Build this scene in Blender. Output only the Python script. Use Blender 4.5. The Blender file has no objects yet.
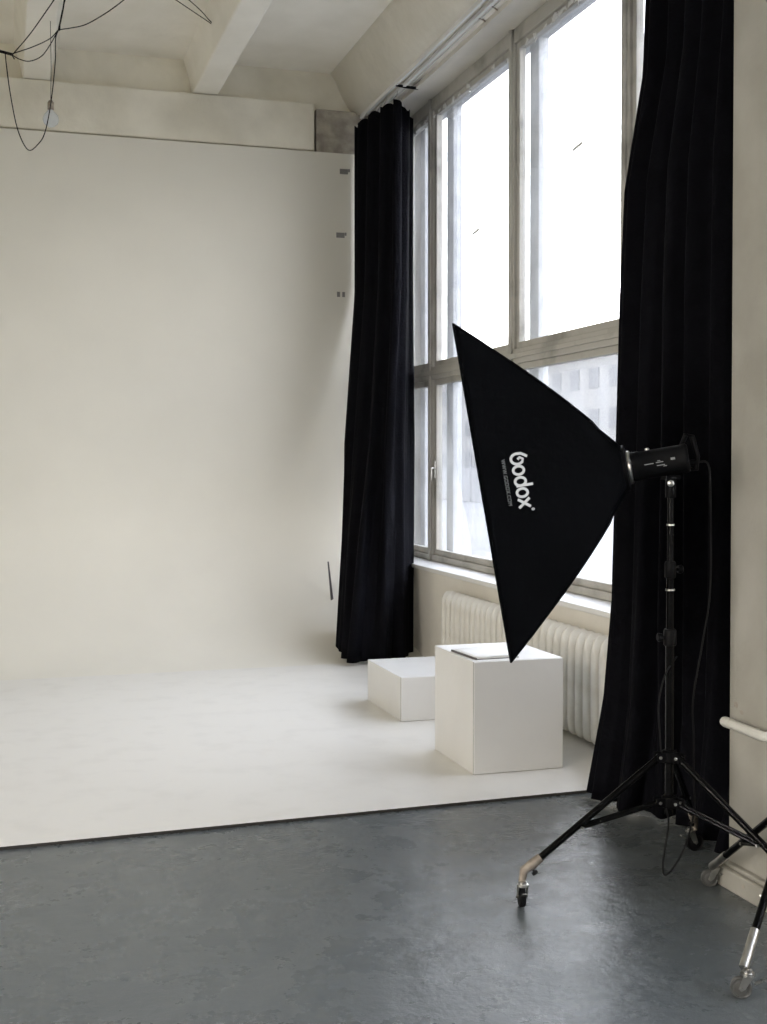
import bpy, bmesh, math, random
from mathutils import Vector, Matrix
random.seed(7)
C = bpy.context.scene.collection
sc = bpy.context.scene
PI = math.pi

# ------------------------------------------------------------------ camera, sky, exposure
YAW, PITCH, FPX, CH = math.radians(17.0), math.radians(1.2), 1240.0, 1.55
cam = bpy.data.cameras.new('camera'); camo = bpy.data.objects.new('camera', cam); C.objects.link(camo)
camo.location = (0, 0, CH); camo.rotation_euler = (PI/2 - PITCH, 0, -YAW)
cam.sensor_fit = 'VERTICAL'; cam.sensor_height = 36; cam.lens = FPX/1024*36
cam.shift_y = -24/1024; cam.clip_end = 500
sc.camera = camo
w = bpy.data.worlds.new('overcast_sky'); sc.world = w; w.use_nodes = True
wn = w.node_tree.nodes; wl = w.node_tree.links; wn.clear()
wo = wn.new('ShaderNodeOutputWorld'); wb = wn.new('ShaderNodeBackground'); wb.inputs[1].default_value = 9.0
wt = wn.new('ShaderNodeTexCoord'); ws = wn.new('ShaderNodeSeparateXYZ'); wr = wn.new('ShaderNodeValToRGB')
wr.color_ramp.elements[0].position = 0.0; wr.color_ramp.elements[0].color = (1.0, .97, .93, 1)
wr.color_ramp.elements[1].position = 0.6; wr.color_ramp.elements[1].color = (.90, .95, 1.10, 1)
wl.new(wt.outputs['Generated'], ws.inputs[0]); wl.new(ws.outputs['Z'], wr.inputs[0])
# warm fill glow added to the sky, behind the camera on the left
wd_ = wn.new('ShaderNodeVectorMath'); wd_.operation = 'DOT_PRODUCT'; wd_.inputs[1].default_value = Vector((-.62,-.55,.40)).normalized()
wl.new(wt.outputs['Generated'], wd_.inputs[0])
wp_ = wn.new('ShaderNodeMath'); wp_.operation = 'MAXIMUM'; wp_.inputs[1].default_value = 0; wl.new(wd_.outputs['Value'], wp_.inputs[0])
wq_ = wn.new('ShaderNodeMath'); wq_.operation = 'POWER'; wq_.inputs[1].default_value = 4; wl.new(wp_.outputs[0], wq_.inputs[0])
wm_ = wn.new('ShaderNodeMixRGB'); wm_.blend_type = 'ADD'; wm_.inputs[0].default_value = 1
wc_ = wn.new('ShaderNodeMixRGB'); wc_.blend_type = 'MULTIPLY'; wc_.inputs[0].default_value = 1; wc_.inputs[2].default_value = (.66,.48,.25,1)
wl.new(wq_.outputs[0], wc_.inputs[1]); wl.new(wr.outputs[0], wm_.inputs[1]); wl.new(wc_.outputs[0], wm_.inputs[2])
wl.new(wm_.outputs[0], wb.inputs[0]); wl.new(wb.outputs[0], wo.inputs[0])
def portal(x, y0, y1, z0, z1, s=1):
    l = bpy.data.lights.new('window_portal', 'AREA'); l.shape = 'RECTANGLE'; l.size = y1-y0; l.size_y = z1-z0
    o = bpy.data.objects.new('window_portal', l); C.objects.link(o)
    o.matrix_world = Matrix.Translation((x, (y0+y1)/2, (z0+z1)/2)) @ Matrix(((0,0,s,0),(s,0,0,0),(0,1,0,0),(0,0,0,1)))
    l.cycles.is_portal = True
WX = 3.15
W1 = (4.70, 10.42); W2 = (-4.6, 3.3); W3 = (-4.4, 3.6)
WZ = (0.74, 4.52)
portal(3.75, *W1, *WZ); portal(3.75, *W2, *WZ); portal(-4.9, *W3, *WZ, -1)
sc.view_settings.view_transform = 'Standard'; sc.view_settings.look = 'None'
sc.view_settings.gamma = 1; sc.view_settings.exposure = 0.0; sc.view_settings.use_curve_mapping = False
sc.cycles.use_denoising = True; sc.cycles.max_bounces = 12; sc.cycles.diffuse_bounces = 8
sc.cycles.transparent_max_bounces = 16; sc.cycles.sample_clamp_indirect = 8
sc.cycles.caustics_reflective = False; sc.cycles.caustics_refractive = False

# ------------------------------------------------------------------ helpers
def mat(name, col, rough=.6, metal=0, bump=0, bscale=20, col2=None, nscale=3, spec=.5, detail=6, stretch=None, lo=.35, hi=.65):
    m = bpy.data.materials.new(name); m.use_nodes = True; nt = m.node_tree; b = nt.nodes['Principled BSDF']
    b.inputs['Base Color'].default_value = (*col, 1); b.inputs['Roughness'].default_value = rough
    b.inputs['Metallic'].default_value = metal; b.inputs['Specular IOR Level'].default_value = spec
    tc = nt.nodes.new('ShaderNodeTexCoord'); mp = nt.nodes.new('ShaderNodeMapping'); nt.links.new(tc.outputs['Object'], mp.inputs[0])
    if stretch: mp.inputs['Scale'].default_value = stretch
    if col2 is None: col2 = tuple(c*.9 for c in col)
    n = nt.nodes.new('ShaderNodeTexNoise'); n.inputs['Scale'].default_value = nscale; n.inputs['Detail'].default_value = detail
    nt.links.new(mp.outputs[0], n.inputs['Vector'])
    r = nt.nodes.new('ShaderNodeValToRGB'); r.color_ramp.elements[0].position = lo; r.color_ramp.elements[1].position = hi
    r.color_ramp.elements[0].color = (*col2, 1); r.color_ramp.elements[1].color = (*col, 1)
    nt.links.new(n.outputs[0], r.inputs[0]); nt.links.new(r.outputs[0], b.inputs['Base Color'])
    if bump:
        n2 = nt.nodes.new('ShaderNodeTexNoise'); n2.inputs['Scale'].default_value = bscale; n2.inputs['Detail'].default_value = 5
        nt.links.new(mp.outputs[0], n2.inputs['Vector'])
        bp = nt.nodes.new('ShaderNodeBump'); bp.inputs['Strength'].default_value = bump; bp.inputs['Distance'].default_value = .02
        nt.links.new(n2.outputs[0], bp.inputs['Height']); nt.links.new(bp.outputs[0], b.inputs['Normal'])
    return m
class MB:
    def __init__(s): s.bm = bmesh.new()
    def box(s, x0, x1, y0, y1, z0, z1, M=None):
        vs = [s.bm.verts.new(Vector((x, y, z))) for x in (x0, x1) for y in (y0, y1) for z in (z0, z1)]
        if M: 
            for v in vs: v.co = M @ v.co
        for f in ((0,1,3,2),(4,6,7,5),(0,4,5,1),(2,3,7,6),(0,2,6,4),(1,5,7,3)): s.bm.faces.new([vs[i] for i in f])
        return s
    def tube(s, pts, r, n=10, cap=True):
        pts = [Vector(p) for p in pts]; rs = r if isinstance(r, (list, tuple)) else [r]*len(pts)
        rings = []; up = None
        for i, p in enumerate(pts):
            t = (pts[min(i+1, len(pts)-1)] - pts[max(i-1, 0)])
            t = t.normalized() if t.length > 1e-9 else Vector((0,0,1))
            if up is None:
                up = Vector((0,0,1)) if abs(t.z) < .9 else Vector((1,0,0))
            a = t.cross(up)
            if a.length < 1e-6: a = t.cross(Vector((0,1,0)))
            a.normalize(); b = a.cross(t).normalized(); up = b
            rings.append([s.bm.verts.new(p + (a*math.cos(q*2*PI/n) + b*math.sin(q*2*PI/n))*rs[i]) for q in range(n)])
        for i in range(len(rings)-1):
            for q in range(n): s.bm.faces.new((rings[i][q], rings[i][(q+1)%n], rings[i+1][(q+1)%n], rings[i+1][q]))
        if cap: s.bm.faces.new(rings[0][::-1]); s.bm.faces.new(rings[-1])
        return s
    def lathe(s, c, ax, prof, n=20):      # prof: list of (distance along ax, radius)
        ax = Vector(ax).normalized(); c = Vector(c)
        return s.tube_exact([c + ax*d for d, _ in prof], [max(r, 1e-4) for _, r in prof], ax, n)
    def tube_exact(s, pts, rs, ax, n):
        up = Vector((0,0,1)) if abs(ax.z) < .9 else Vector((1,0,0)); a = ax.cross(up).normalized(); b = a.cross(ax)
        rings = [[s.bm.verts.new(p + (a*math.cos(q*2*PI/n) + b*math.sin(q*2*PI/n))*r) for q in range(n)] for p, r in zip(pts, rs)]
        for i in range(len(rings)-1):
            for q in range(n): s.bm.faces.new((rings[i][q], rings[i][(q+1)%n], rings[i+1][(q+1)%n], rings[i+1][q]))
        s.bm.faces.new(rings[0][::-1]); s.bm.faces.new(rings[-1])
        return s
    def grid(s, P):                        # P[i][j] of points
        V = [[s.bm.verts.new(Vector(p)) for p in row] for row in P]
        for i in range(len(V)-1):
            for j in range(len(V[0])-1): s.bm.faces.new((V[i][j], V[i+1][j], V[i+1][j+1], V[i][j+1]))
        return s
    def build(s, name, m, parent=None, smooth=False, bevel=0, origin=None, solid=0, angle=None):
        bmesh.ops.recalc_face_normals(s.bm, faces=s.bm.faces)
        if origin is not None: bmesh.ops.translate(s.bm, verts=s.bm.verts, vec=-Vector(origin))
        me = bpy.data.meshes.new(name); s.bm.to_mesh(me); s.bm.free()
        for x in (m if isinstance(m, (list, tuple)) else [m]): me.materials.append(x)
        o = bpy.data.objects.new(name, me); C.objects.link(o)
        if origin is not None: o.location = origin
        if smooth:
            for p in me.polygons: p.use_smooth = True
            me.set_sharp_from_angle(angle=math.radians(angle or 40))
        if solid:
            q = o.modifiers.new('solid', 'SOLIDIFY'); q.thickness = solid; q.offset = 0
        if bevel:
            q = o.modifiers.new('bevel', 'BEVEL'); q.width = bevel; q.segments = 2; q.limit_method = 'ANGLE'
        if parent: o.parent = parent
        return o
def tag(o, label=None, cat=None, group=None, kind=None):
    if label: o['label'] = label
    if cat: o['category'] = cat
    if group: o['group'] = group
    if kind: o['kind'] = kind
    return o
def empty(name, loc, rz=0):
    o = bpy.data.objects.new(name, None); C.objects.link(o); o.location = loc; o.rotation_euler = (0,0,rz); o.empty_display_size = .1
    return o
def st(o, label=None): return tag(o, label, None, None, 'structure')
def at(x, y, D):                           # the point D metres ahead of the camera at a spot of its view
    r = (x-383.5)/FPX*D; a = (462-y)/FPX*D
    return Vector((D*math.sin(YAW)+r*math.cos(YAW), D*math.cos(YAW)-r*math.sin(YAW), CH+a))
def smoothline(pts, k=6):                  # Catmull-Rom
    pts = [Vector(p) for p in pts]; P = [2*pts[0]-pts[1]] + pts + [2*pts[-1]-pts[-2]]; out = []
    for i in range(1, len(P)-2):
        for j in range(k):
            t = j/k; a, b, c, d = P[i-1:i+3]
            out.append(.5*((2*b)+(c-a)*t+(2*a-5*b+4*c-d)*t*t+(3*b-a-3*c+d)*t**3))
    return out + [pts[-1]]

# ------------------------------------------------------------------ materials
M = {}
M['cyc'] = mat('white_cyclorama_paint', (.755,.728,.65), .5, 0, .05, 6, (.72,.695,.62), 1.3)
M['cycfloor'] = mat('scuffed_white_floor_paint', (.715,.70,.66), .42, 0, .04, 9, (.675,.66,.62), 5, detail=9, lo=.3, hi=.5)
M['plaster'] = mat('whitewashed_concrete', (.89,.85,.74), .85, 0, .25, 14, (.74,.70,.59), 2.2, detail=9)
M['ceil'] = mat('whitewashed_ceiling', (.88,.85,.775), .9, 0, .3, 8, (.80,.77,.69), 2, detail=9)
M['rough'] = mat('bare_concrete', (.50,.46,.39), .9, 0, .6, 20, (.30,.27,.23), 9, detail=9)
M['wall'] = mat('beige_wall_paint', (.72,.69,.62), .7, 0, .2, 12, (.66,.63,.57), 3)
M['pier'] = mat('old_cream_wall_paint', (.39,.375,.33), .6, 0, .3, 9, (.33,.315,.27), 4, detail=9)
M['wood'] = mat('old_painted_window_wood', (.47,.455,.415), .6, 0, .12, 25, (.27,.26,.23), 3.5, detail=12, lo=.3, hi=.5)
M['wood2'] = mat('outer_window_wood_skylit', (.62,.64,.66), .6, 0, .3, 30, (.48,.50,.53), 7)  # bluish tone paints skylight onto the outer frames
M['sill'] = mat('white_sill_paint', (.75,.75,.73), .45, 0, .1, 20)
M['rad'] = mat('white_radiator_enamel', (.70,.69,.64), .4, 0, .12, 25, (.62,.60,.54), 8)
M['pipe'] = mat('white_pipe_paint', (.66,.65,.59), .4, 0, .15, 25)
M['black'] = mat('black_curtain_cloth', (.0042,.0044,.0062), .85, 0, .25, 60, (.003,.003,.0045), 12, spec=.05)
M['soft'] = mat('black_nylon', (.0010,.0013,.0019), .65, 0, .25, 9, (.0009,.0011,.0015), 4, spec=.035)
M['plastic'] = mat('black_plastic', (.002,.002,.0025), .45, 0, 0, 1, (.0015,.0015,.002), 30, spec=.1)
M['tube'] = mat('black_coated_tube', (.002,.002,.0022), .2, 0, spec=.12)
M['chrome'] = mat('worn_chrome', (.62,.61,.58), .28, 1, .1, 40, (.45,.44,.42), 30)
M['rust'] = mat('worn_brass_fitting', (.42,.37,.31), .55, .6, .3, 60, (.24,.2,.16), 40)
M['rubber'] = mat('black_rubber', (.004,.004,.0045), .6, spec=.2)
M['clearwheel'] = mat('grey_caster_plastic', (.10,.10,.095), .3)
M['print'] = mat('white_print', (.62,.63,.63), .6)
M['print2'] = mat('grey_print', (.24,.25,.25), .6)
M['diff'] = mat('white_diffuser_cloth', (.8,.8,.8), .8)
M['box'] = mat('white_plinth_paint', (.66,.655,.635), .45, 0, .05, 15, (.62,.615,.595), 2.5)
M['dark_line'] = mat('dark_seam_and_edge_shade', (.06,.055,.05), .8)  # plinth joints, and painted shade along the cyclorama floor's front edge
M['paper'] = mat('white_paper', (.82,.82,.80), .6)
M['cover'] = mat('dark_magazine_cover', (.09,.08,.08), .4)
M['tape'] = mat('grey_tape', (.24,.23,.22), .6)
M['snow'] = mat('snowy_yard', (.115,.12,.125), .9, 0, 0, 1, (.07,.074,.08), .18, detail=8)
M['facade'] = mat('pale_facade', (.11,.114,.12), .9, 0, 0, 1, (.085,.09,.096), .3)
M['dark'] = mat('dark_pane', (.07,.075,.085), .95, spec=.05)
M['fence'] = mat('grey_fence', (.13,.14,.155), .8)
M['roof'] = mat('snowy_roof', (.15,.155,.165), .9)

def floor_mat():
    m = bpy.data.materials.new('glossy_grey_floor_paint'); m.use_nodes = True; nt = m.node_tree; b = nt.nodes['Principled BSDF']
    tc = nt.nodes.new('ShaderNodeTexCoord')
    def noise(s, d, rough=.6):
        n = nt.nodes.new('ShaderNodeTexNoise'); n.inputs['Scale'].default_value = s; n.inputs['Detail'].default_value = d
        n.inputs['Roughness'].default_value = rough; nt.links.new(tc.outputs['Object'], n.inputs['Vector']); return n
    def ramp(n, p0, c0, p1, c1):
        r = nt.nodes.new('ShaderNodeValToRGB'); r.color_ramp.elements[0].position = p0; r.color_ramp.elements[1].position = p1
        r.color_ramp.elements[0].color = (*c0, 1); r.color_ramp.elements[1].color = (*c1, 1); nt.links.new(n.outputs[0], r.inputs[0]); return r
    n1 = noise(1.6, 8); r1 = ramp(n1, .25, (.094,.106,.110), .75, (.110,.122,.126)); 
    n4 = noise(60, 3); r4 = ramp(n4, .72, (0,0,0), .82, (1,1,1))
    mx = nt.nodes.new('ShaderNodeMixRGB'); mx.blend_type = 'MIX'; nt.links.new(r4.outputs[0], mx.inputs[0]); nt.links.new(r1.outputs[0], mx.inputs[1]); mx.inputs[2].default_value = (.17,.17,.16,1)
    nt.links.new(mx.outputs[0], b.inputs['Base Color'])
    n2 = noise(3.2, 10, .7); r2 = ramp(n2, .3, (.20,)*3, .75, (.38,)*3); nt.links.new(r2.outputs[0], b.inputs['Roughness'])
    n3 = noise(3.5, 9, .62); bp = nt.nodes.new('ShaderNodeBump'); bp.inputs['Strength'].default_value = .35; bp.inputs['Distance'].default_value = .03
    nt.links.new(n3.outputs[0], bp.inputs['Height']); nt.links.new(bp.outputs[0], b.inputs['Normal'])
    return m
M['floor'] = floor_mat()
def glass_mat(dirt):
    m = bpy.data.materials.new('dusty_window_glass'); m.use_nodes = True; nt = m.node_tree; nt.nodes.clear()
    o = nt.nodes.new('ShaderNodeOutputMaterial'); tr = nt.nodes.new('ShaderNodeBsdfTransparent'); gl = nt.nodes.new('ShaderNodeBsdfGlossy')
    gl.inputs['Roughness'].default_value = .03; tl = nt.nodes.new('ShaderNodeBsdfTranslucent'); tl.inputs[0].default_value = (.86,.9,.95,1)
    tr.inputs[0].default_value = (.965,.968,.968,1)
    lw = nt.nodes.new('ShaderNodeLayerWeight'); pw = nt.nodes.new('ShaderNodeMath'); pw.operation = 'POWER'; pw.inputs[1].default_value = 4.5
    nt.links.new(lw.outputs['Facing'], pw.inputs[0]); f = nt.nodes.new('ShaderNodeMath'); f.operation = 'MULTIPLY_ADD'; f.inputs[1].default_value = .9; f.inputs[2].default_value = .03; nt.links.new(pw.outputs[0], f.inputs[0]); m1 = nt.nodes.new('ShaderNodeMixShader'); m2 = nt.nodes.new('ShaderNodeMixShader')
    tc = nt.nodes.new('ShaderNodeTexCoord'); n = nt.nodes.new('ShaderNodeTexNoise'); n.inputs['Scale'].default_value = 2.6; n.inputs['Detail'].default_value = 9
    nt.links.new(tc.outputs['Object'], n.inputs['Vector'])
    r = nt.nodes.new('ShaderNodeValToRGB'); r.color_ramp.elements[0].position = .38; r.color_ramp.elements[1].position = .8
    r.color_ramp.elements[0].color = (dirt,)*3+(1,); r.color_ramp.elements[1].color = (dirt*3,)*3+(1,)
    nt.links.new(n.outputs[0], r.inputs[0]); nt.links.new(r.outputs[0], m2.inputs[0])
    nt.links.new(tr.outputs[0], m2.inputs[1]); nt.links.new(tl.outputs[0], m2.inputs[2])
    nt.links.new(f.outputs[0], m1.inputs[0]); nt.links.new(m2.outputs[0], m1.inputs[1]); nt.links.new(gl.outputs[0], m1.inputs[2])
    nt.links.new(m1.outputs[0], o.inputs[0]); return m
M['glass'] = glass_mat(.022); M['glass_low'] = glass_mat(.03)
def bulb_mat():
    m = glass_mat(.02); m.name = 'clear_bulb_glass'
    for n in m.node_tree.nodes:
        if n.type == 'VALTORGB': n.color_ramp.elements[0].color = (.6,)*3+(1,); n.color_ramp.elements[1].color = (.8,)*3+(1,)
    return m
M['bulb'] = bulb_mat()

# ------------------------------------------------------------------ room shell
XL, YB, YE, ZC = -4.3, -5.0, 10.47, 4.91
st(MB().box(XL-.5, WX+.6, YB-.2, YE+.2, -.12, 0).build('floor', M['floor']))
st(MB().box(XL-.5, WX+.6, YB-.2, YE+.2, ZC, ZC+.15).build('ceiling', M['ceil']))
st(MB().box(XL-.5, WX+.6, YE, YE+.2, 0, ZC).build('wall_back', M['plaster']))
st(MB().box(XL-.5, XL, YB, YE, 0, WZ[0]).box(XL-.5, XL, YB, YE, WZ[1], ZC).box(XL-.5, XL, YB, W3[0], WZ[0], WZ[1]).box(XL-.5, XL, W3[1], YE, WZ[0], WZ[1]).build('wall_left', M['plaster']))
st(MB().box(XL-.5, WX+.6, YB-.2, YB, 0, ZC).build('wall_front', M['plaster']))
b = MB(); T = .43
b.box(WX, WX+T, YB, YE, 0, WZ[0]-.03)
for y0, y1 in ((YB, W2[0]), (W2[1], W1[0]), (W1[1], YE)): b.box(WX, WX+T, y0, y1, WZ[0]-.03, ZC)
for y0, y1 in (W2, W1): b.box(WX, WX+T, y0, y1, WZ[1], ZC)
st(b.build('wall_right', M['wall']))
# projecting pier beside the camera, its moulded plinth, chipped
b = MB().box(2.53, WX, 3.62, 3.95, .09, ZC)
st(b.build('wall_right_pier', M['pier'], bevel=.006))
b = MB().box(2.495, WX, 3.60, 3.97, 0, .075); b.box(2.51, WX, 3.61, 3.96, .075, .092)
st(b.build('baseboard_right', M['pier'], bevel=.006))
# chipped holes on the pier are small shallow scabs of bare concrete
for i, (y, z, r) in enumerate(((3.905,.672,.018),(3.87,.650,.014),(3.80,.045,.012))):
    b = MB(); n = 9
    ring = [Vector((2.529 if z > .1 else 2.494, y+math.cos(q*2*PI/n)*r*random.uniform(.6,1.1), z+math.sin(q*2*PI/n)*r*random.uniform(.5,.9))) for q in range(n)]
    v0 = [b.bm.verts.new(p) for p in ring]; v1 = [b.bm.verts.new(p+Vector((.004,0,0))) for p in ring]
    b.bm.faces.new(v0); b.bm.faces.new(v1[::-1])
    for q in range(n): b.bm.faces.new((v0[q], v0[(q+1)%n], v1[(q+1)%n], v1[q]))
    st(b.build('trim_%d' % (20+i), M['rough']))
# ceiling ribs with haunched sides
def rib(n, x0, x1, zb, flare=.07):
    b = MB(); P = []
    for y in (YB, YE): P.append([(x0-flare, y, ZC), (x0-flare*.3, y, zb+.12), (x0, y, zb), (x1, y, zb), (x1+flare*.3, y, zb+.12), (x1+flare, y, ZC)])
    b.grid(P); b.bm.faces.new([v for v in b.bm.verts][:6]); b.bm.faces.new([v for v in b.bm.verts][6:12])
    st(b.build('trim_%d' % n, M['ceil'], bevel=.012))
rib(1, .16, .37, 4.62); rib(2, 1.52, 1.73, 4.62); rib(3, -1.20, -.99, 4.62); rib(4, -2.56, -2.35, 4.62); rib(5, -3.92, -3.71, 4.62)
b = MB(); P = [[(2.72, y, ZC+.01), (2.765, y, 4.86), (2.80, y, 4.78), (2.84, y, 4.70), (2.89, y, 4.62), (2.95, y, 4.56), (WX+.02, y, 4.56)] for y in (YB, YE)]
b.grid(P); st(b.build('trim_6', M['ceil'], smooth=True, angle=50, solid=.01))
# soffit mouldings over the window
st(MB().box(2.965, 2.99, YB, YE-.05, 4.525, 4.56).box(3.10, 3.106, YB, YE, 4.545, 4.556).build('trim_7', M['sill'], bevel=.003))
# beam band over the cyclorama
st(MB().box(XL, 2.555, 10.37, YE, 4.215, 4.615).build('trim_8', M['plaster'], bevel=.012))
st(MB().box(2.575, WX, 10.40, YE, 4.205, 4.58).build('trim_9', M['rough'], bevel=.01))

# cyclorama: one sweep of floor, cove and wall
R = 1.25; YW = 10.35; ZF = .014; prof = [(5.22, ZF)]
prof += [(5.22+(YW-R-5.22)*k/6, ZF) for k in range(1, 7)]
prof += [(YW-R+R*math.sin(a*PI/40), ZF+R-R*math.cos(a*PI/40)) for a in range(1, 21)]
prof += [(YW, ZF+R+.4*k) for k in range(1, 8)] + [(YW, 4.2)]
b = MB(); P = []
for x in [XL + (WX-XL)*k/20 for k in range(21)]:
    P.append([(x, y + (-.07+.10*(x/2.7) if i == 0 else 0), z) for i, (y, z) in enumerate(prof)])
b.grid([row[:7] for row in P])
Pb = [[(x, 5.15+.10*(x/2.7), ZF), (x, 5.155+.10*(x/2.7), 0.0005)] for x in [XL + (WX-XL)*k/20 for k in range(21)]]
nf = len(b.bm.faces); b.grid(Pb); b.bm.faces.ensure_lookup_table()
for f in b.bm.faces[nf:]: f.material_index = 1  # front edge coloured dark to paint in its shadow line
bmesh.ops.remove_doubles(b.bm, verts=b.bm.verts, dist=1e-5)
st(b.build('floor_cyclorama', [M['cycfloor'], M['dark_line']], smooth=True, angle=30), 'raised white painted floor of the photo cove')
b = MB().grid([row[6:] for row in P]); b.grid([[(x, YW, 4.2), (x, YW+.1, 4.2)] for x in (XL, WX)])
st(b.build('wall_cyclorama', M['cyc'], smooth=True, angle=30), 'white painted cyclorama curving from floor up the back wall')
def tape(y_px, x_px, two, label):
    Y = YW; th = YAW + math.atan((x_px-383.5)/FPX); X = Y*math.tan(th); D = Y*math.cos(YAW)+X*math.sin(YAW); z = CH+(462-y_px)/FPX*D
    if two:
        b = MB().box(X-.035, X-.008, Y-.003, Y-.0005, z-.022, z+.022).box(X+.012, X+.036, Y-.003, Y-.0005, z-.022, z+.022)
    else:
        b = MB().box(X-.045, X+.028, Y-.003, Y-.0005, z-.024, z+.02, ).box(X+.03, X+.045, Y-.004, Y-.001, z-.004, z+.022)
    o = b.build('tape_mark', M['tape'], origin=(X, Y, z)); tag(o, label, 'tape', 'tape marks on the cyclorama edge')
tape(173, 345, False, 'topmost of three grey tape marks on white wall beside the far curtain')
tape(236, 341.5, False, 'middle of three grey tape marks on white wall beside the far curtain')
tape(295, 341, True, 'lowest grey tape mark, split in two, on white wall beside the far curtain')

# ------------------------------------------------------------------ windows
def window(name, y0, y1, muls, detail):
    z0, z1 = WZ; xi, xo = 3.36, 3.53
    root = empty(name, (xi, y0, z0)); root['kind'] = 'structure'
    def ch(b, nm, m, **k):
        o = b.build(nm, m, **k); o.parent = root; o.matrix_parent_inverse = Matrix.Translation((-xi, -y0, -z0)); return o
    ys = [y0+.03] + muls + [y1-.03]
    b = MB(); b.box(xi, xi+.09, y0, y1, z0, z0+.05).box(xi, xi+.09, y0, y1, z1-.10, z1)
    b.box(xi, xi+.09, y0, y1, 2.225, 2.33)
    for k, y in enumerate(ys): b.box(xi, xi+.09, y-.045, y+.045, z0, z1)
    ch(b, 'window_frame', M['wood'], bevel=.006)
    # raised moulding strips on transom and mullions
    b = MB(); b.box(xi-.018, xi+.01, y0, y1, 2.262, 2.295)
    for y in muls: b.box(xi-.015, xi+.01, y-.022, y+.022, z0, z1)
    ch(b, 'moulding', M['wood'], bevel=.005)
    b = MB(); b.box(xo, xo+.08, y0, y1, z0, z0+.06).box(xo, xo+.08, y0, y1, z1-.05, z1).box(xo, xo+.08, y0, y1, 2.24, 2.32)
    for y in ys: b.box(xo, xo+.08, y-.075, y+.075, z0, z1)
    ch(b, 'outer_frame', M['wood2'], bevel=.006)
    for k in range(len(ys)-1):
        a, c = ys[k]+.045, ys[k+1]-.045
        for lo, hi in ((z0+.05, 2.225), (2.33, z1-.10)):
            s = .045
            b = MB(); x = xi+.02
            b.box(x, x+.05, a, a+s, lo, hi).box(x, x+.05, c-s, c, lo, hi).box(x, x+.05, a+s, c-s, lo, lo+s).box(x, x+.05, a+s, c-s, hi-s, hi)
            ch(b, 'sash', M['wood'], bevel=.005)
            g = M['glass_low'] if lo < 2 else M['glass']
            ch(MB().box(x+.022, x+.026, a+s, c-s, lo+s, hi-s), 'pane', g)
            ch(MB().box(xo+.03, xo+.034, ys[k]+.075, ys[k+1]-.075, (z0+.06) if lo < 2 else 2.32, 2.24 if lo < 2 else z1-.05), 'outer_pane', M['glass'])
            if lo < 2 and detail:
                b = MB(); hy = c-s/2
                b.box(x-.008, x, hy-.012, hy+.012, 1.42, 1.56).tube([(x-.006, hy, 1.50), (x-.035, hy, 1.50)], .008, 8).tube([(x-.035, hy, 1.505), (x-.037, hy, 1.40)], [.009, .006], 8)
                ch(b, 'handle', M['chrome'], smooth=True)
    b = MB().box(WX-.035, xi+.02, y0-.02, y1+.02, z0-.035, z0-.002)
    ch(b, 'window_sill', M['sill'], bevel=.006)
    if detail:   # curled scraps of old sealing paper along the head of the upper panes
        b = MB()
        for k in range(70):
            y = random.uniform(y0+.1, y1-.1); z = z1-.145-abs(random.gauss(0,.02)); l = random.uniform(.02,.07); h = random.uniform(.01,.035)
            x = xi+.012
            b.grid([[(x-random.uniform(0,.02), y+l*i/3, z+h*j+random.uniform(-.01,.01)) for j in range(2)] for i in range(4)])
        p = ch(b, 'peeling_paper', M['sill'], solid=.0015); p['kind'] = 'stuff'
        for yy, zz in ((7.02, 3.50), (8.75, 3.28)):
            th = Matrix.Translation((xi+.04, yy, zz)) @ Matrix.Rotation(-.12, 4, 'X')
            ch(MB().box(-.001, .001, -.07, .07, -.010, .010, M=th), 'paper_scrap', M['paper'])
    return root
window('window_1', *W1, [6.33, 7.97, 9.67], True)
window('window_2_added', *W2, [-3.0, -1.4, .2, 1.8], False)  # unseen window, added behind the camera to let in more light
w3 = window('window_3_added', *W3, [-2.8, -1.2, .4, 2.0], False)  # unseen window, added in the left wall as a fill source
w3.location = (XL-(3.36-WX), W3[1], WZ[0]); w3.rotation_euler = (0, 0, PI)

# outdoors: snowy yard, low building, fence
yard = MB().box(-160, 160, -160, 160, -.8, -.6).build('yard_ground', M['snow']); st(yard, 'snow covered yard outside the window')
bl = empty('apartment_building', (45, 70, -.6)); tag(bl, 'pale blurred low building across the snowy yard outside the window', 'building')
def pch(o, root): o.parent = root; o.matrix_parent_inverse = Matrix.Translation(-root.location); return o
pch(MB().box(40, 52, 10, 150, -.6, 9.4).build('wall', M['facade']), bl)
pch(MB().box(39.5, 52.5, 9.5, 150.5, 9.4, 9.8).build('roof', M['roof']), bl)
for z in (1.0, 3.9, 6.8):
    for k in range(28):
        y = 48+k*3.1
        pch(MB().box(39.93, 40, y, y+1.5, z, z+1.4).build('window', M['dark']), bl)
fe = empty('concrete_fence', (24, 40, -.6)); tag(fe, 'grey concrete fence standing in the snowy yard outside the window', 'fence')
for k in range(26):
    pch(MB().box(24, 24.12, 20+k*2.5, 22.44+k*2.5, -.6, 1.2).box(23.96, 24.16, 22.40+k*2.5, 22.52+k*2.5, -.6, 1.35).build('fence_panel', M['fence'], bevel=.02), fe)

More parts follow.
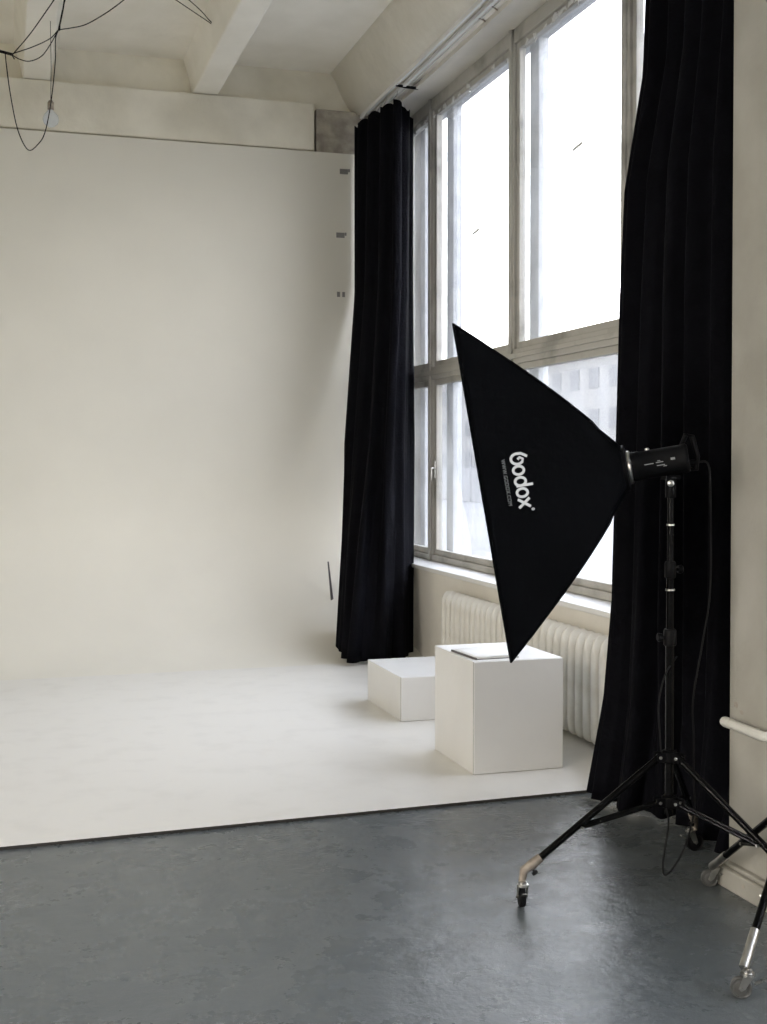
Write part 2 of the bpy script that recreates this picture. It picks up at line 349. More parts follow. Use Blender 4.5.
# ------------------------------------------------------------------ curtain rail and curtains
rail = MB().box(3.03, 3.055, W1[0]-.9, 10.30, 4.515, 4.545).build('curtain_rail', M['sill'], bevel=.003)
tag(rail, 'white ceiling curtain rail above the tall window', 'curtain rail')
def curtain(rows, nf, amp, name, n=220, nz=50, seed=1, top_sag=.03):
    rnd = random.Random(seed); ph = [rnd.uniform(-.9,.9) for _ in range(60)]
    def path(pts, u):
        L = [0]
        for a, b in zip(pts, pts[1:]): L.append(L[-1]+math.hypot(b[0]-a[0], b[1]-a[1]))
        s = u*L[-1]
        for i in range(len(pts)-1):
            if s <= L[i+1]+1e-9:
                t = (s-L[i])/(L[i+1]-L[i]); return Vector((pts[i][0]+(pts[i+1][0]-pts[i][0])*t, pts[i][1]+(pts[i+1][1]-pts[i][1])*t))
        return Vector(pts[-1])
    rs = []
    for z, pts in rows: 
        q = [path(pts, j/n) for j in range(n+1)]
        for _ in range(14): q = [q[0]]+[(q[i-1]+q[i]*2+q[i+1])/4 for i in range(1, n)]+[q[-1]]
        rs.append((z, q))
    zt, zb = rows[0][0], rows[-1][0]; P = []
    for k in range(nz+1):
        z = zt+(zb-zt)*k/nz
        for i in range(len(rs)-1):
            if rs[i][0] >= z-1e-9 >= rs[i+1][0]-2e-9: break
        t = (rs[i][0]-z)/(rs[i][0]-rs[i+1][0]); t = max(0, min(1, t))
        tt = t
        q = [a*(1-tt)+b*tt for a, b in zip(rs[i][1], rs[i+1][1])]; row = []
        f = k/nz
        for j in range(n+1):
            u = j/n; tn = q[min(j+1, n)]-q[max(j-1, 0)]; tn.normalize(); nm = Vector((-tn.y, tn.x))
            fi = u*nf; a = ph[int(fi) % 60]; c = ph[(int(fi)+1) % 60]; wob = a+(c-a)*(fi-int(fi))
            e = math.sin(PI*min(1, u*12))*0+min(1, u*14, (1-u)*14)
            s = math.sin(2*PI*(fi+.10*wob+.05*math.sin(3*f+wob*2)))
            d = amp*(.75+.45*wob*f)*(math.copysign(abs(s)**.75, s))*e + amp*.25*math.sin(2*PI*(fi*2.3+f*.4))*f*e
            sag = -top_sag*(.5-.5*math.cos(2*PI*fi*2))*(1-min(1, k/2))
            p = q[j]+nm*d; row.append((p.x, p.y, z+sag))
        P.append(row)
    b = MB().grid(P)
    return b, P
def th(x, deg): return (x, x/math.tan(math.radians(deg)))
rowsF = [
 (4.44, [(2.90,10.335),(2.93,9.9),(3.00,9.45),(3.30,9.95)]),
 (3.0,  [(2.90,10.335),(2.90,9.9),(2.98,9.42),(3.30,9.95)]),
 (1.7,  [(2.77,10.2),(2.78,9.8),(2.93,9.33),(3.24,9.72)]),
 (.95,  [(2.675,9.87),(2.645,9.50),(2.68,9.35),(2.93,9.22),(3.16,9.50)]),
 (.04,  [(2.56,9.66),(2.48,8.98),(2.72,8.98),(2.93,9.08),(3.12,9.40)])]
b, P = curtain(rowsF, 6.0, .045, 'c', seed=3)
ro = empty('blackout_curtain', (2.9, 9.6, .06))
o = b.build('cloth', M['black'], smooth=True, angle=80, solid=.004); pch(o, ro)
for k in range(8):
    u = k/7; j = int(u*220*.8); p = P[0][j]; pch(MB().tube([(p[0], p[1], p[2]-.03), (p[0]*.5+3.04*.5, p[1], 4.512)], .003, 6).build('curtain_hook', M['chrome']), ro)
tag(ro, 'black floor-length curtain gathered at far end of window by white wall', 'curtain', 'blackout curtains')
rowsN = [
 (4.44, [th(2.98,29.0),(2.98,5.0),(2.93,4.6),(2.95,4.10)]),
 (3.4,  [th(2.92,28.75),(2.93,5.0),(2.88,4.6),(2.93,4.10)]),
 (2.85, [th(2.86,27.95),(2.86,5.0),(2.84,4.6),(2.92,4.08)]),
 (2.3,  [th(2.82,27.75),(2.82,5.0),(2.82,4.6),(2.92,4.08)]),
 (.9,   [th(2.72,27.45),(2.72,4.9),(2.78,4.6),(2.80,4.3),(2.92,4.06)]),
 (.45,  [th(2.66,27.1),(2.68,4.88),(2.78,4.65),(2.77,4.35),(2.90,4.06)]),
 (.02,  [(2.575,5.20),(2.62,4.84),(2.77,4.72),(2.75,4.5),(2.69,4.24),(2.80,4.05)])]
b, P2 = curtain(rowsN, 7.0, .05, 'c', seed=5)
ro = empty('blackout_curtain', (2.8, 4.7, .02))
o = b.build('cloth', M['black'], smooth=True, angle=80, solid=.004); pch(o, ro)
for k in range(10):
    j = int(k/9*200); p = P2[0][j]; pch(MB().tube([(p[0], p[1], p[2]-.03), (p[0]*.5+3.04*.5, p[1], 4.512)], .003, 6).build('curtain_hook', M['chrome']), ro)
tag(ro, 'wide black floor-length curtain behind the flash stand, against the cream pillar', 'curtain', 'blackout curtains')
# loose dark strap end beside the far curtain
b = MB().grid([[(2.60-.03*(1-t), 10.0, .72-.34*t), (2.61-.028*(1-t)+.015*t, 10.01, .72-.34*t)] for t in (0,.25,.5,.75,1)])
tag(b.build('strap', M['cover'], solid=.004), 'dark strap end hanging at left edge of the far black curtain', 'strap')

# ------------------------------------------------------------------ radiator
RX = 3.04; r0 = 5.42; ns = 31; dy = .0945
rad = empty('cast_iron_radiator', (RX, r0, 0)); tag(rad, 'white cast-iron sectional radiator below the window', 'radiator')
def section_mesh():
    b = MB(); prof = [(.045,.014,.040),(.055,.022,.056),(.075,.034,.064),(.11,.033,.067),(.14,.034,.068),(.49,.034,.068),(.520,.031,.068),(.555,.021,.067),(.590,.010,.062),(.612,.006,.050),(.628,.003,.030)]
    n = 20; rings = []
    for z, hy, hx in prof:
        ring = []
        for q in range(n):
            a = q*2*PI/n; cx, sy = math.cos(a), math.sin(a)
            ex = math.copysign(abs(cx)**.55, cx)*hx; ey = math.copysign(abs(sy)**.5, sy)*hy
            if .1 < z < .56: ey *= 1-.28*math.exp(-(ex/.018)**2)     # waist between the two columns
            ring.append(b.bm.verts.new((ex, ey, z)))
        rings.append(ring)
    for i in range(len(rings)-1):
        for q in range(n): b.bm.faces.new((rings[i][q], rings[i][(q+1)%n], rings[i+1][(q+1)%n], rings[i+1][q]))
    b.bm.faces.new(rings[0][::-1]); b.bm.faces.new(rings[-1])
    b.tube([(0,-.0475,.580),(0,.0475,.580)], .021, 14).tube([(0,-.0475,.115),(0,.0475,.115)], .030, 14)
    return b
s0 = section_mesh().build('section', M['rad'], smooth=True, angle=60); s0.parent = rad; s0.location = (0, .05, 0)
for k in range(1, ns):
    c = s0.copy(); C.objects.link(c); c.parent = rad; c.location = (0, .05+k*dy, 0)
ye = r0+.05+(ns-1)*dy
for y in (r0+.5, r0+1.5, r0+2.5):
    for z in (.16, .52): pch(MB().box(RX, WX-.001, y-.01, y+.01, z, z+.02).build('wall_bracket', M['rad']), rad)
b = MB().tube([(RX, ye+.04, .565), (RX, ye+.16, .565), (RX+.02, ye+.20, .565), (RX+.05, ye+.24, .565),(RX+.05, ye+.26, .50),(RX+.05, ye+.26, .03)], .013, 10)
b.lathe((RX, ye+.045, .565), (0,1,0), [(0,.02),(.03,.02),(.03,.016),(.05,.016)], 8)
for y in (r0+.05, ye): pch(MB().tube([(RX, y, .055), (RX, y, ZF)], .012, 8).build('foot', M['rad']), rad)
pch(b.build('supply_pipe', M['pipe'], smooth=True), rad)

# pipe on the pier
hp = empty('heating_pipe', (2.49, 3.9, .605)); tag(hp, 'thin white pipe fixed across the cream pillar at knee height', 'pipe')
pch(MB().tube([(2.485, 3.885, .612), (2.485, 3.70, .608), (2.485, 3.66, .608), (2.505, 3.645, .612), (2.529, 3.645, .612)], .018, 12).build('pipe', M['pipe'], smooth=True), hp)
pch(MB().lathe((2.485, 3.89, .612), (0,1,0), [(-.03,.0195),(.012,.0195),(.025,.017),(.03,.010)], 12).build('end_cap', M['pipe'], smooth=True), hp)
pch(MB().box(2.50, 2.529, 3.755, 3.775, .597, .615).build('bracket', M['pipe']), hp)

# ------------------------------------------------------------------ plinth boxes and magazine
def plinth(x0, x1, y0, y1, z0, h, label, dark_line):
    ro = empty('display_plinth', ((x0+x1)/2, (y0+y1)/2, z0))
    g = .004
    pch(MB().box(x0, x1, y0+.012+g, y1, z0, z0+h).build('carcass', M['box'], bevel=.003), ro)
    pch(MB().box(x0+.0005, x1-.0005, y0, y0+.012, z0+.002, z0+h-.001).build('front_panel', M['box'], bevel=.0025), ro)
    pch(MB().box(x0+.0012, x1-.0012, y0+.006, y0+.02, z0+.001, z0+h-.0025).build('glue_seam', M['dark_line']), ro)
    tag(ro, label, 'box', 'white plinth boxes'); return ro
BX = (2.195, 2.672, 5.66, 6.24); BH = .556
plinth(*BX, ZF, BH, 'large white cube plinth in front of radiator with magazine on top', True)
plinth(2.235, 2.72, 6.95, 7.66, ZF, .262, 'low flat white plinth box lying behind the large white cube', True)
zt = ZF+BH
mg = empty('magazine', (2.335, 5.875, zt), math.radians(4)); tag(mg, 'thin open-edged magazine with dark cover lying on the large white cube', 'magazine')
W_, H_ = .235, .30
o = MB().box(-W_/2, W_/2, -H_/2, H_/2, .0, .0035).build('cover', M['cover'], mg, bevel=.001)
o = MB().box(-W_/2+.006, W_/2-.002, -H_/2+.003, H_/2-.003, .0035, .009).build('pages', M['paper'], mg)
P = [[(-W_/2+.002+(W_-.004)*i/8, -H_/2+H_*j/2, .0092+.006*math.sin(PI*i/8)**.5*(.6+.4*(i/8))) for j in range(3)] for i in range(9)]
o = MB().grid(P).build('top_page', M['paper'], mg, smooth=True, solid=.0012)
o = MB().box(-W_/2-.002, -W_/2+.004, -H_/2, H_/2, 0, .0105).build('spine', M['cover'], mg)

# ------------------------------------------------------------------ light stand
HUB = Vector((2.251, 3.892, 0))
def caster_parts(root, foot, ang, metal, wheel_m, hang_top, wr_=.036, ww=.022):
    if wheel_m is M['clearwheel']: wr_ = .031
    """foot: point on the floor under the caster; ang: heading of the wheel plane; returns the caster part"""
    f = Vector(foot); d = Vector((math.cos(ang), math.sin(ang), 0)); s = Vector((-math.sin(ang), math.cos(ang), 0))
    ax = f+Vector((0,0,wr_)); b = MB()
    sw = f - d*.018
    b.lathe(sw+Vector((0,0,wr_*2+.006)), (0,0,1), [(0,.021),(.007,.021),(.008,.014),(.016,.014),(.017,.008),(hang_top-wr_*2-.006,.008)], 14)
    for q in (-1, 1):
        o_ = s*q*(ww/2+.004); p = [ax+o_+Vector((0,0,-.008)), ax+o_+d*.008, sw+o_+d*.012+Vector((0,0,wr_*2+.008)), sw+o_-d*.016+Vector((0,0,wr_*2+.008)), ax+o_-d*.012]
        v0 = [b.bm.verts.new(x_) for x_ in p]; v1 = [b.bm.verts.new(x_+s*q*.002) for x_ in p]
        b.bm.faces.new(v0); b.bm.faces.new(v1[::-1])
        for i in range(5): b.bm.faces.new((v0[i], v0[(i+1)%5], v1[(i+1)%5], v1[i]))
    b.tube([ax-s*(ww/2+.009), ax+s*(ww/2+.009)], .005, 8)
    lv = MB  # brake lever
    b.box(-.012, .012, -.008, .008, -.002, .002, M=Matrix.Translation(sw-d*.03+Vector((0,0,wr_*1.6))) @ Matrix.Rotation(ang, 4, 'Z') @ Matrix.Rotation(.5, 4, 'Y'))
    c = pch(b.build('caster', metal, smooth=True), root)
    wb_ = MB().lathe(ax-s*ww/2, s, [(0,.010),(.001,.018),(.003,.020),(.0035,wr_-.006),(.001,wr_-.003),(.004,wr_),(ww-.004,wr_),(ww-.001,wr_-.003),(ww-.0035,wr_-.006),(ww-.003,.020),(ww-.001,.018),(ww,.010)], 28)
    wo_ = wb_.build('wheel', wheel_m, smooth=True, angle=35); wo_.parent = c; wo_.matrix_parent_inverse = Matrix.Translation(-root.location)
    wo_.matrix_parent_inverse = c.matrix_parent_inverse.copy(); c_loc = Matrix.Identity(4)
    wo_.matrix_parent_inverse = Matrix.Identity(4)
    return c
def stand(root, hub, feet, zhub, zlow, frac, tipm, tiplen, metal, wheel_m, angs, rl=.0125, base=.115):
    for i, f in enumerate(feet):
        f = Vector(f); a = (f-hub); a.z = 0; dist = a.length; d = a.normalized(); side = Vector((-d.y, d.x, 0))
        p0 = hub+d*.035+Vector((0,0,zhub)); p1 = Vector((f.x, f.y, 0))-d*.02+Vector((0,0,base+.018))
        ax = (p1-p0).normalized(); L = (p1-p0).length
        lg = pch(MB().tube([p0, p1-ax*tiplen], rl, 12).build('leg', M['tube'], smooth=True), root)
        b = MB().tube([p1-ax*(tiplen+.01), p1+ax*.0], rl*1.18, 12)
        if tipm is M['rust']:
            b = MB().tube([p1-ax*(tiplen+.01), p1-ax*.02, Vector((f.x, f.y, base+.012))-d*.008, Vector((f.x, f.y, base-.03))], [rl*1.25, rl*1.4, rl*1.25, rl*1.0], 12)
        tp = b.build('leg_socket', tipm, smooth=True); tp.parent = lg
        if tipm is M['rust']:
            kn = p1-ax*.02-Vector((0,0,.012))
            nb = MB().lathe(kn, (side*.3-Vector((0,0,.8))-d*.5), [(0,.004),(.012,.004),(.013,.011),(.024,.011),(.026,.006)], 10).build('socket_screw', M['plastic'], smooth=True); nb.parent = lg
        pm = p0.lerp(p1, frac); q0 = hub+d*.03+Vector((0,0,zlow))
        for q in (-1, 1):
            pch(MB().tube([q0+side*q*.012, pm+side*q*.012-Vector((0,0,.012))], .0065, 8).build('brace', M['tube'], smooth=True), root)
        pch(MB().tube([pm-side*.02-Vector((0,0,.012)), pm+side*.02-Vector((0,0,.012))], .005, 8).build('rivet', M['chrome']), root)
        caster_parts(root, (f.x, f.y, 0), angs[i], metal, wheel_m, base-.02 if tipm is M['rust'] else base+.016)
    for z, nm in ((zhub, 'leg_collar'), (zlow, 'brace_collar')):
        b = MB().lathe(hub+Vector((0,0,z-.022)), (0,0,1), [(0,.024),(.006,.028),(.038,.028),(.044,.022)], 16)
        for f in feet:
            d = (Vector(f)-hub); d.z = 0; d.normalize(); s = Vector((-d.y, d.x, 0))
            for q in (-1, 1):
                Mx = Matrix.Translation(hub+Vector((0,0,z))+d*.036+s*q*.0165) @ Matrix.Rotation(math.atan2(d.y, d.x), 4, 'Z')
                b.box(-.016, .016, -.0025, .0025, -.016, .016, M=Mx)
        pch(b.build(nm, M['plastic'], bevel=.002), root)
        for f in feet:
            d = (Vector(f)-hub); d.z = 0; d.normalize(); s = Vector((-d.y, d.x, 0)); c0 = hub+Vector((0,0,z))+d*.04
            pch(MB().lathe(c0-s*.024, s, [(0,.004),(.003,.006),(.045,.006),(.048,.004)], 10).build('bolt', M['chrome'], smooth=True), root)
ls = empty('light_stand', HUB)
tag(ls, 'black wheeled tripod light stand carrying the flash head and softbox', 'light stand', 'rolling light stands')
feet = [(1.716,3.965,0), (2.625,4.34,0), (2.51,3.36,0)]
stand(ls, HUB, feet, .506, .345, .60, M['rust'], .05, M['chrome'], M['rubber'], [math.radians(78), math.radians(-5), math.radians(-60)])
pch(MB().tube([HUB+Vector((0,0,.30)), HUB+Vector((0,0,.93))], .0155, 16).build('lower_pole', M['tube'], smooth=True), ls)
pch(MB().tube([HUB+Vector((0,0,.93)), HUB+Vector((0,0,1.17))], .0135, 16).build('middle_pole', M['tube'], smooth=True), ls)
pch(MB().tube([HUB+Vector((0,0,1.17)), HUB+Vector((0,0,1.44))], .0115, 16).build('upper_pole', M['tube'], smooth=True), ls)
cd = Vector((-.45,-.9,0)).normalized()
for z, r in ((.93,.023),(1.17,.020)):
    b = MB().lathe(HUB+Vector((0,0,z-.03)), (0,0,1), [(0,r*.85),(.004,r),(.05,r),(.058,r*.9),(.06,r*.7)], 16)
    cl = pch(b.build('clamp_collar', M['plastic'], smooth=True), ls)
    kd = Vector((-.2,.95,0)) if z < 1 else Vector((.9,-.2,0)); kd = Vector((-.95,.1,0)) if z < 1 else Vector((.95,-.1,0))
    k_ = MB().lathe(HUB+Vector((0,0,z))+kd*r*.8, kd, [(0,.006),(.012,.006),(.013,.014),(.026,.016),(.030,.012)], 12).build('clamp_knob', M['plastic'], smooth=True); k_.parent = cl
pch(MB().lathe(HUB+Vector((0,0,1.095)), (0,0,1), [(0,.0165),(.006,.0165)], 16).build('joint_ring', M['chrome'], smooth=True), ls)
pch(MB().lathe(HUB+Vector((0,0,1.325)), (0,0,1), [(0,.0145),(.006,.0145)], 16).build('joint_ring', M['chrome'], smooth=True), ls)

# second stand, mostly out of the frame to the right
H2 = Vector((2.41, 3.38, 0))
s2 = empty('light_stand', H2)
tag(s2, 'second light stand with chrome-tipped legs, cut off at right edge of photo', 'light stand', 'rolling light stands')
feet2 = [(2.455,3.955,0), (2.03,3.10,0), (2.86,3.10,0)]
stand(s2, H2, feet2, .45, .31, .55, M['chrome'], .115, M['chrome'], M['clearwheel'], [math.radians(160), math.radians(150), math.radians(20)], rl=.0125, base=.062)
pch(MB().tube([H2+Vector((0,0,.33)), H2+Vector((0,0,1.3))], .0155, 14).tube([H2+Vector((0,0,1.3)), H2+Vector((0,0,1.9))], .0125, 14).build('pole', M['tube'], smooth=True), s2)
pch(MB().lathe(H2+Vector((0,0,1.27)), (0,0,1), [(0,.022),(.06,.022),(.062,.015)], 14).build('clamp_collar', M['plastic'], smooth=True), s2)

# ------------------------------------------------------------------ flash head
# frame of the flash: e1 forward (out of the lamp), e3 up, e2 sideways
right = Vector((math.cos(YAW), -math.sin(YAW), 0)); fwd = Vector((math.sin(YAW), math.cos(YAW), 0)); upv = Vector((0,0,1))
PHI, TILT = math.radians(13), math.radians(9.9)
h1 = -right*math.cos(PHI)+fwd*math.sin(PHI)
e1 = (h1*math.cos(TILT)-upv*math.sin(TILT)).normalized()
e2 = upv.cross(h1).normalized()          # horizontal
e3 = e1.cross(e2).normalized()
if e3.z < 0: e3 = -e3
HC = HUB-right*.030+Vector((0,0,1.55))               # body centre above pole
def F(a, b_, c): return HC+e1*a+e2*b_+e3*c
near = e2 if e2.dot(fwd) < 0 else -e2     # side of the body that faces the camera
fl = empty('studio_flash', HUB+Vector((0,0,1.46)))
tag(fl, 'black studio flash head clamped on top of the light stand', 'flash')
b = MB(); n = 32; rings = []
for a, rr in ((.105,.048),(.107,.052),(.08,.0525),(.075,.050),(-.07,.050),(-.076,.052),(-.086,.052),(-.092,.046)):
    ring = []
    for q in range(n):
        t = q*2*PI/n; cx = math.copysign(abs(math.cos(t))**.72, math.cos(t))*rr; sy = math.copysign(abs(math.sin(t))**.72, math.sin(t))*rr
        ring.append(b.bm.verts.new(F(a, cx, sy)))
    rings.append(ring)
for i in range(len(rings)-1):
    for q in range(n): b.bm.faces.new((rings[i][q], rings[i][(q+1)%n], rings[i+1][(q+1)%n], rings[i+1][q]))
b.bm.faces.new(rings[0][::-1]); b.bm.faces.new(rings[-1])
pch(b.build('body', M['plastic'], smooth=True, angle=50), fl)
pch(MB().lathe(F(.106,0,0), e1, [(0,.055),(.004,.060),(.016,.060),(.020,.057)], 32).build('mount_ring', M['chrome'], smooth=True), fl)
# control marks printed on the side that faces the room
def side_frame(a, c, off=.0006): return HC+e1*a+e3*c+near*(.0503+off)
def mark(a0, a1, c0, c1):
    b = MB()
    v = [b.bm.verts.new(side_frame(a, c)) for a, c in ((a0,c0),(a1,c0),(a1,c1),(a0,c1))]; v2 = [b.bm.verts.new(x.co+near*.001) for x in v]
    b.bm.faces.new(v2)
    for i in range(4): b.bm.faces.new((v[i], v[(i+1)%4], v2[(i+1)%4], v2[i]))
    pch(b.build('printed_mark', M['print2']), fl)
mark(.062,.030,-.001,.002); mark(.022,-.004,.000,.003); mark(.020,-.008,-.011,-.008); mark(.016,.006,.005,.008); mark(-.002,-.014,-.016,-.013); mark(-.030,-.045,.002,.010)
pch(MB().lathe(F(.045,0,.048), e3, [(0,.008),(.008,.008),(.010,.005)], 12).build('release_button', M['chrome'], smooth=True), fl)
# rear handle, tilt bracket
b = MB().tube([F(-.07,0,.04), F(-.095,0,.08), F(-.115,0,.072), F(-.122,0,.0), F(-.11,0,-.045), F(-.085,0,-.04)], [.008,.010,.010,.009,.009,.008], 10)
pch(b.build('rear_handle', M['plastic'], smooth=True), fl)
b = MB().box(-.028,.028,-.02,.02,-.062,-.046, M=Matrix.Translation(HC+right*.030)).tube([HC+right*.030+Vector((0,0,-.125)), HC+right*.030+Vector((0,0,-.055))], .019, 14)
b.tube([HC+right*.030-near*.026+Vector((0,0,-.075)), HC+right*.030+near*.026+Vector((0,0,-.075))], .015, 14)
pch(b.build('tilt_bracket', M['plastic'], smooth=True), fl)
b = MB().lathe(HC+right*.030+near*.026+Vector((0,0,-.075)), near, [(0,.006),(.006,.012),(.012,.012),(.015,.008)], 12)
pch(b.build('tilt_knob', M['chrome'], smooth=True), fl)
b = MB().lathe(F(-.092, 0,-.02), -e1, [(0,.011),(.018,.011),(.03,.007)], 12)
pch(b.build('power_plug', M['plastic'], smooth=True), fl)

# ------------------------------------------------------------------ softbox
SD, SA, SB = .465, .36, .575               # depth, half width, half height of the open front
A0 = .132                                  # distance from body centre to the speed ring
def sec(t, q):                             # t 0 at ring, 1 at rim ; q 0..1 round the section, returns (a, b, c)
    r0_ = .078
    bow = math.sin(PI*t)*.045*(1-.3*t)
    k = t + bow
    hx = r0_+(SA-r0_)*min(1.0, k) ; hz = r0_+(SB-r0_)*min(1.0, k)
    if t >= 1: hx, hz = SA, SB
    # corner-following outline: blend circle -> rectangle with slightly sunken sides
    ang = q*2*PI; cx, cz = math.cos(ang), math.sin(ang)
    m_ = max(abs(cx), abs(cz)); sx, sz = cx/m_, cz/m_
    bl_ = min(1, t*5); ux = cx*(1-bl_)+sx*bl_; uz = cz*(1-bl_)+sz*bl_
    sink = .05*math.sin(PI*min(1, t))*(1-min(abs(sx), abs(sz))**2)
    if abs(sx) > abs(sz): ux *= 1-sink
    else: uz *= 1-sink
    return (A0+SD*t, ux*hx, uz*hz)
sb = empty('softbox', F(A0, 0, 0))
tag(sb, 'large black rectangular softbox fixed to the flash head, seen side-on', 'softbox')
b = MB(); NQ = 96; NT = 26
V = [[b.bm.verts.new(F(*sec(i/NT, (j+.5*0)/NQ))) for j in range(NQ)] for i in range(NT+1)]
for i in range(NT):
    for j in range(NQ): b.bm.faces.new((V[i][j], V[i][(j+1)%NQ], V[i+1][(j+1)%NQ], V[i+1][j]))
pch(b.build('cover', M['soft'], smooth=True, angle=35, solid=.003), sb)
# piping on the rim and corner seams
b = MB(); rim = [F(A0+SD, x, z) for x, z in ((-SA,-SB),(SA,-SB),(SA,SB),(-SA,SB),(-SA,-SB))]
for p, q in zip(rim, rim[1:]): b.tube([p, q], .0045, 8)
pch(b.build('rim_piping', M['soft'], smooth=True), sb)
for sx_, sz_ in ((1,1),(1,-1),(-1,1),(-1,-1)):
    q = (math.atan2(sz_, sx_) % (2*PI))/(2*PI)
    pts = [F(*sec(i/20, q)) for i in range(21)]
    pch(MB().tube(pts, .004, 8).build('rod_seam', M['soft'], smooth=True), sb)
P = [[F(A0+SD-.012, -SA+.012+(2*SA-.024)*i/8, -SB+.014+(2*SB-.028)*j/8) for j in range(9)] for i in range(9)]
pch(MB().grid(P).build('diffuser', M['diff'], smooth=True, solid=.002), sb)
pch(MB().lathe(F(A0-.012,0,0), e1, [(0,.066),(.004,.082),(.030,.084),(.034,.078)], 32).build('speed_ring', M['plastic'], smooth=True), sb)
# logo on the side panel that faces the room: u runs down along the rim, v towards the flash
sgn = 1 if near.dot(e2) > 0 else -1
def side_pt(t, c):                         # point on the near side panel at depth t and height c
    hz = sec(t, .25)[2]
    lo_, hi_ = (-.125, .125)
    for _ in range(30):
        mid = (lo_+hi_)/2; q = mid % 1 if sgn > 0 else (.5-mid) % 1
        if sec(t, q)[2] < c: lo_ = mid
        else: hi_ = mid
    a_, x_, c_ = sec(t, q)
    return F(a_, x_+sgn*.0035, c_)
def logo_pt(u, v):                         # u along text (down), v up-text (towards the flash)
    t = .77 - v/ .50; c = .014 - u*1.05
    return side_pt(t, c)
def ribbon(b, pts, wd, closed=False):
    pts = [Vector((p[0], p[1])) for p in pts]; n = len(pts); L, Rr = [], []
    for i, p in enumerate(pts):
        a = pts[(i-1) % n] if closed or i > 0 else p; c = pts[(i+1) % n] if closed or i < n-1 else p
        t = (c-a).normalized(); m_ = Vector((-t.y, t.x))*wd/2
        L.append(b.bm.verts.new(logo_pt(*(p+m_)))); Rr.append(b.bm.verts.new(logo_pt(*(p-m_))))
    for i in range(n if closed else n-1): b.bm.faces.new((L[i], L[(i+1) % n], Rr[(i+1) % n], Rr[i]))
def arc(cx, cy, rx, ry, a0, a1, k=22): return [(cx+rx*math.cos(math.radians(a0+(a1-a0)*i/k)), cy+ry*math.sin(math.radians(a0+(a1-a0)*i/k))) for i in range(k+1)]
b = MB(); wd = .0085; R_ = .0135; V_ = 1.35    # letters, side is foreshortened little
def ring(cx, cy=.019, r=R_): ribbon(b, arc(cx, cy, r, r*V_, 0, 360)[:-1], wd, True)
u0 = -.075
ribbon(b, [(u0-.004, .056), (u0-.010, .047), (u0-.0165,.035)] + arc(u0, .022, .017, .0225, 165, 372, 20) + [(u0+.012,.036),(u0+.002,.040),(u0-.004,.030),(u0+.002,.022)], wd)
ring(u0+.037); ring(u0+.0735); ribbon(b, [(u0+.0735+R_, .003), (u0+.0735+R_, .060)], wd)
ring(u0+.110)
ribbon(b, [(u0+.130, .000), (u0+.158, .040)], wd); ribbon(b, [(u0+.130, .040), (u0+.158, .000)], wd)
ribbon(b, arc(u0+.168, .046, .003, .004, 0, 360, 10)[:-1], .0025, True)
pch(b.build('logo', M['print'], solid=.0012), sb)
def text_mesh(s, size):
    cu = bpy.data.curves.new('t', 'FONT'); cu.body = s; cu.size = size; cu.space_character = 1.1; o = bpy.data.objects.new('t', cu); C.objects.link(o)
    dg = bpy.context.evaluated_depsgraph_get(); me = bpy.data.meshes.new_from_object(o.evaluated_get(dg)); bpy.data.objects.remove(o)
    bm = bmesh.new(); bm.from_mesh(me); bpy.data.meshes.remove(me); return bm
bm = text_mesh('WWW.GODOX.COM', .0165)
xs = [v.co.x for v in bm.verts]; wdt = max(xs)-min(xs)
for v in bm.verts: v.co = logo_pt(u0-.005+(v.co.x-min(xs))*.150/wdt, -.034+v.co.y*1.1)
mb = MB(); mb.bm.free(); mb.bm = bm
pch(mb.build('web_address', M['print2'], solid=.0008), sb)

# power cables
def cable(name, pts, r, label, cat='cable', m=None, k=8, group=None):
    o = MB().tube(smoothline(pts, k), r, 8).build(name, m or M['rubber'], smooth=True); tag(o, label, cat, group); return o
plug = F(-.12,0,-.02); bk = fwd
cable('power_cable', [plug, plug+Vector((.035,-.01,-.01)), plug+Vector((.045,-.01,-.12)), HUB+Vector((.155,-.01,1.1)), HUB+Vector((.13,.0,.9)), HUB+Vector((.10,.01,.7)), HUB+Vector((.11,.02,.55)), HUB+Vector((.11,.02,.40)),
      HUB+Vector((.12,.03,.30)), HUB+Vector((.06,.0,.17)), HUB+Vector((-.01,-.01,.09)), HUB+Vector((-.03,-.01,.12)), HUB+Vector((-.02,-.03,.27)), HUB+Vector((-.03,-.03,.33))], .0035, 'black power cable hanging from the flash head and looping below the stand')
cable('sync_cable', [HUB+Vector((.028,0,.86)), HUB+Vector((-.03,-.02,.80)), HUB+Vector((-.055,-.02,.70)), HUB+Vector((-.05,-.02,.60)), HUB+Vector((-.045,-.02,.53))], .0028, 'thin black cable drooping beside the pole above the stand legs')

# ------------------------------------------------------------------ overhead cables and bulb
X0, Y0 = .325, 9.0
pb = empty('pendant_bulb', (X0, Y0, 4.0)); tag(pb, 'bare round glass bulb hanging by a wire from the ceiling', 'light bulb')
pch(MB().tube([(X0, Y0, 4.62), (X0+.004, Y0, 4.3), (X0, Y0, 4.07)], .0022, 6).build('wire', M['plastic']), pb)
pch(MB().lathe((X0, Y0, 4.00), (0,0,1), [(0,.018),(.01,.022),(.055,.022),(.07,.014),(.075,.004)], 16).build('socket', M['rust'], smooth=True), pb)
prof = [(0,.002)]+[(.055-.055*math.cos(a*PI/14), .055*math.sin(a*PI/14)) for a in range(1, 12)]+[(.112,.022),(.122,.018)]
pch(MB().lathe((X0, Y0, 3.885), (0,0,1), prof, 24).build('bulb', M['bulb'], smooth=True, angle=60), pb)
cb = empty('ceiling_cables', at(14,57,8.5)); tag(cb, 'tangle of thin black cables swagged below the ceiling beams at upper left', 'cable')
A = at(14,57,8.5); B = at(61,33,8.5)
def cab(pts, r=.0036): pch(MB().tube(smoothline(pts, 8), r, 8).build('cable', M['rubber'], smooth=True), cb)
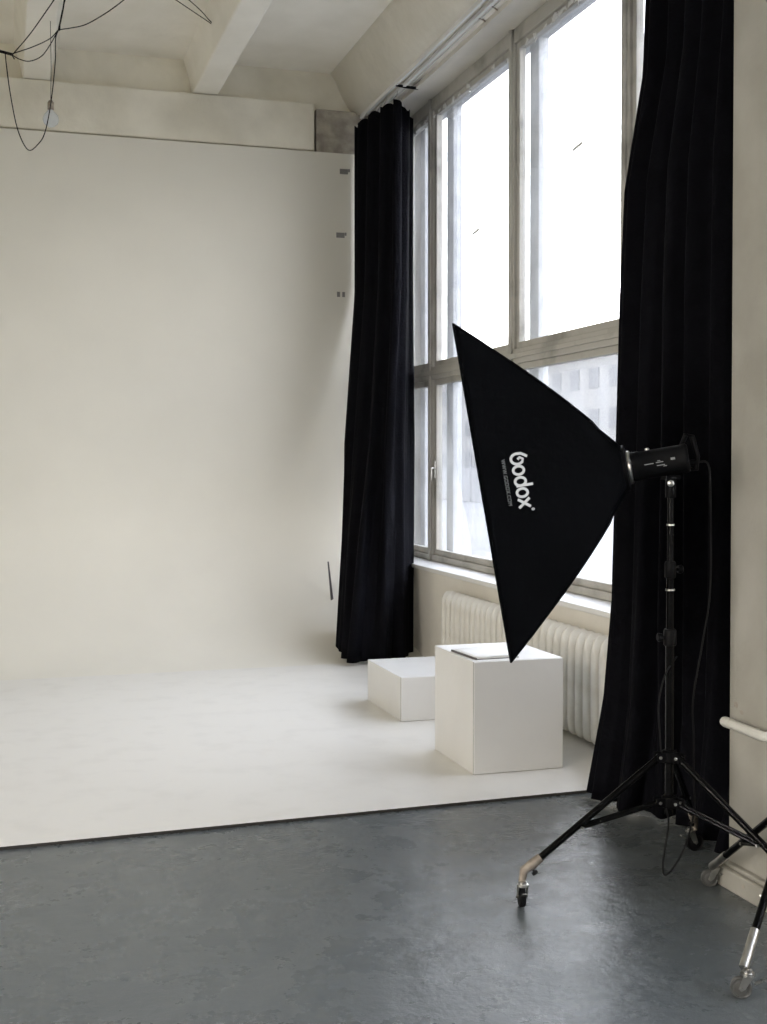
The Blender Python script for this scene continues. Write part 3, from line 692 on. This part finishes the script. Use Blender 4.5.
top = Vector(at(71,-28,8.5)); top.z = 4.90
cab([B, at(66,10,8.5), top], .0052)
cab([at(62,34,8.5), at(64,18,8.52), top+Vector((.03,.03,0))])
q = Vector(at(66,-20,8.6)); cab([A+Vector((.01,0,0)), at(32,38,8.3), at(48,16,8.0), at(59,0,7.9), at(70,-18,7.9)])
cab([at(-40,33,8.5), at(-12,47,8.5), at(2,54,8.5), A], .006)
cab([A, at(35,50,8.5), at(52,42,8.5), B])
cab([at(15,58,8.48), at(22,62,8.48), at(32,64,8.48), at(44,59,8.48), at(53,47,8.48), B])
cab([at(8,57,8.5), at(9,68,8.5), at(13,98,8.5), at(20,132,8.5), at(30,151.5,8.5), at(40,146,8.5), at(47,134,8.5), at(53,105,8.5), at(57.5,65,8.5), at(58,42,8.5), B])
cab([B, at(75,31,8.6), at(90,27,8.6), at(112,14,8.7), at(130,0,8.7), at(144,-16,8.72)])
cab([at(14,57,8.5), at(17,62,8.5)], .004)
e = at(220,32,9.32)
cab([at(150,-14,8.8), at(172,0,8.85), at(193,14,9.05), at(208,24,9.2), e])
cab([at(165,-16,8.75), at(186,0,8.85), at(202,14,9.1), at(211,24,9.2), e])
pch(MB().lathe(e, (-1,0,0), [(-.03,.006),(.02,.006),(.022,.012),(.03,.012)], 8).build('hook', M['rust']), cb)
hk = at(12,57,8.5)
pch(MB().tube([at(2,54,8.5), at(15,57.5,8.5)], .010, 8).build('binding', M['rubber'], smooth=True), cb)
# small loose wires on the soffit above the window
def sof(x, y): 
    D_ = (4.548-CH)/((462-y)/FPX); p = at(x, y, D_); return Vector((p.x, p.y, 4.548))
cable('soffit_wire', [sof(470,24), sof(487,10), sof(500,16), sof(512,22), sof(523,17)], .005, 'upper of two thin wires across the soffit above the window mullion', 'wire', M['rust'], group='soffit wires')
cable('soffit_wire', [sof(466,28), sof(478,22), sof(490,28), sof(508,34)], .005, 'lower of two thin wires across the soffit above the window mullion', 'wire', M['rust'], group='soffit wires')
cable('soffit_wire', [sof(396,85)+Vector((0,0,-.02)), sof(408,86)+Vector((0,0,-.03)), sof(422,90)+Vector((0,0,-.01))], .012, 'short dark loose strip hanging under the soffit above the far curtain', 'wire', M['rubber'])
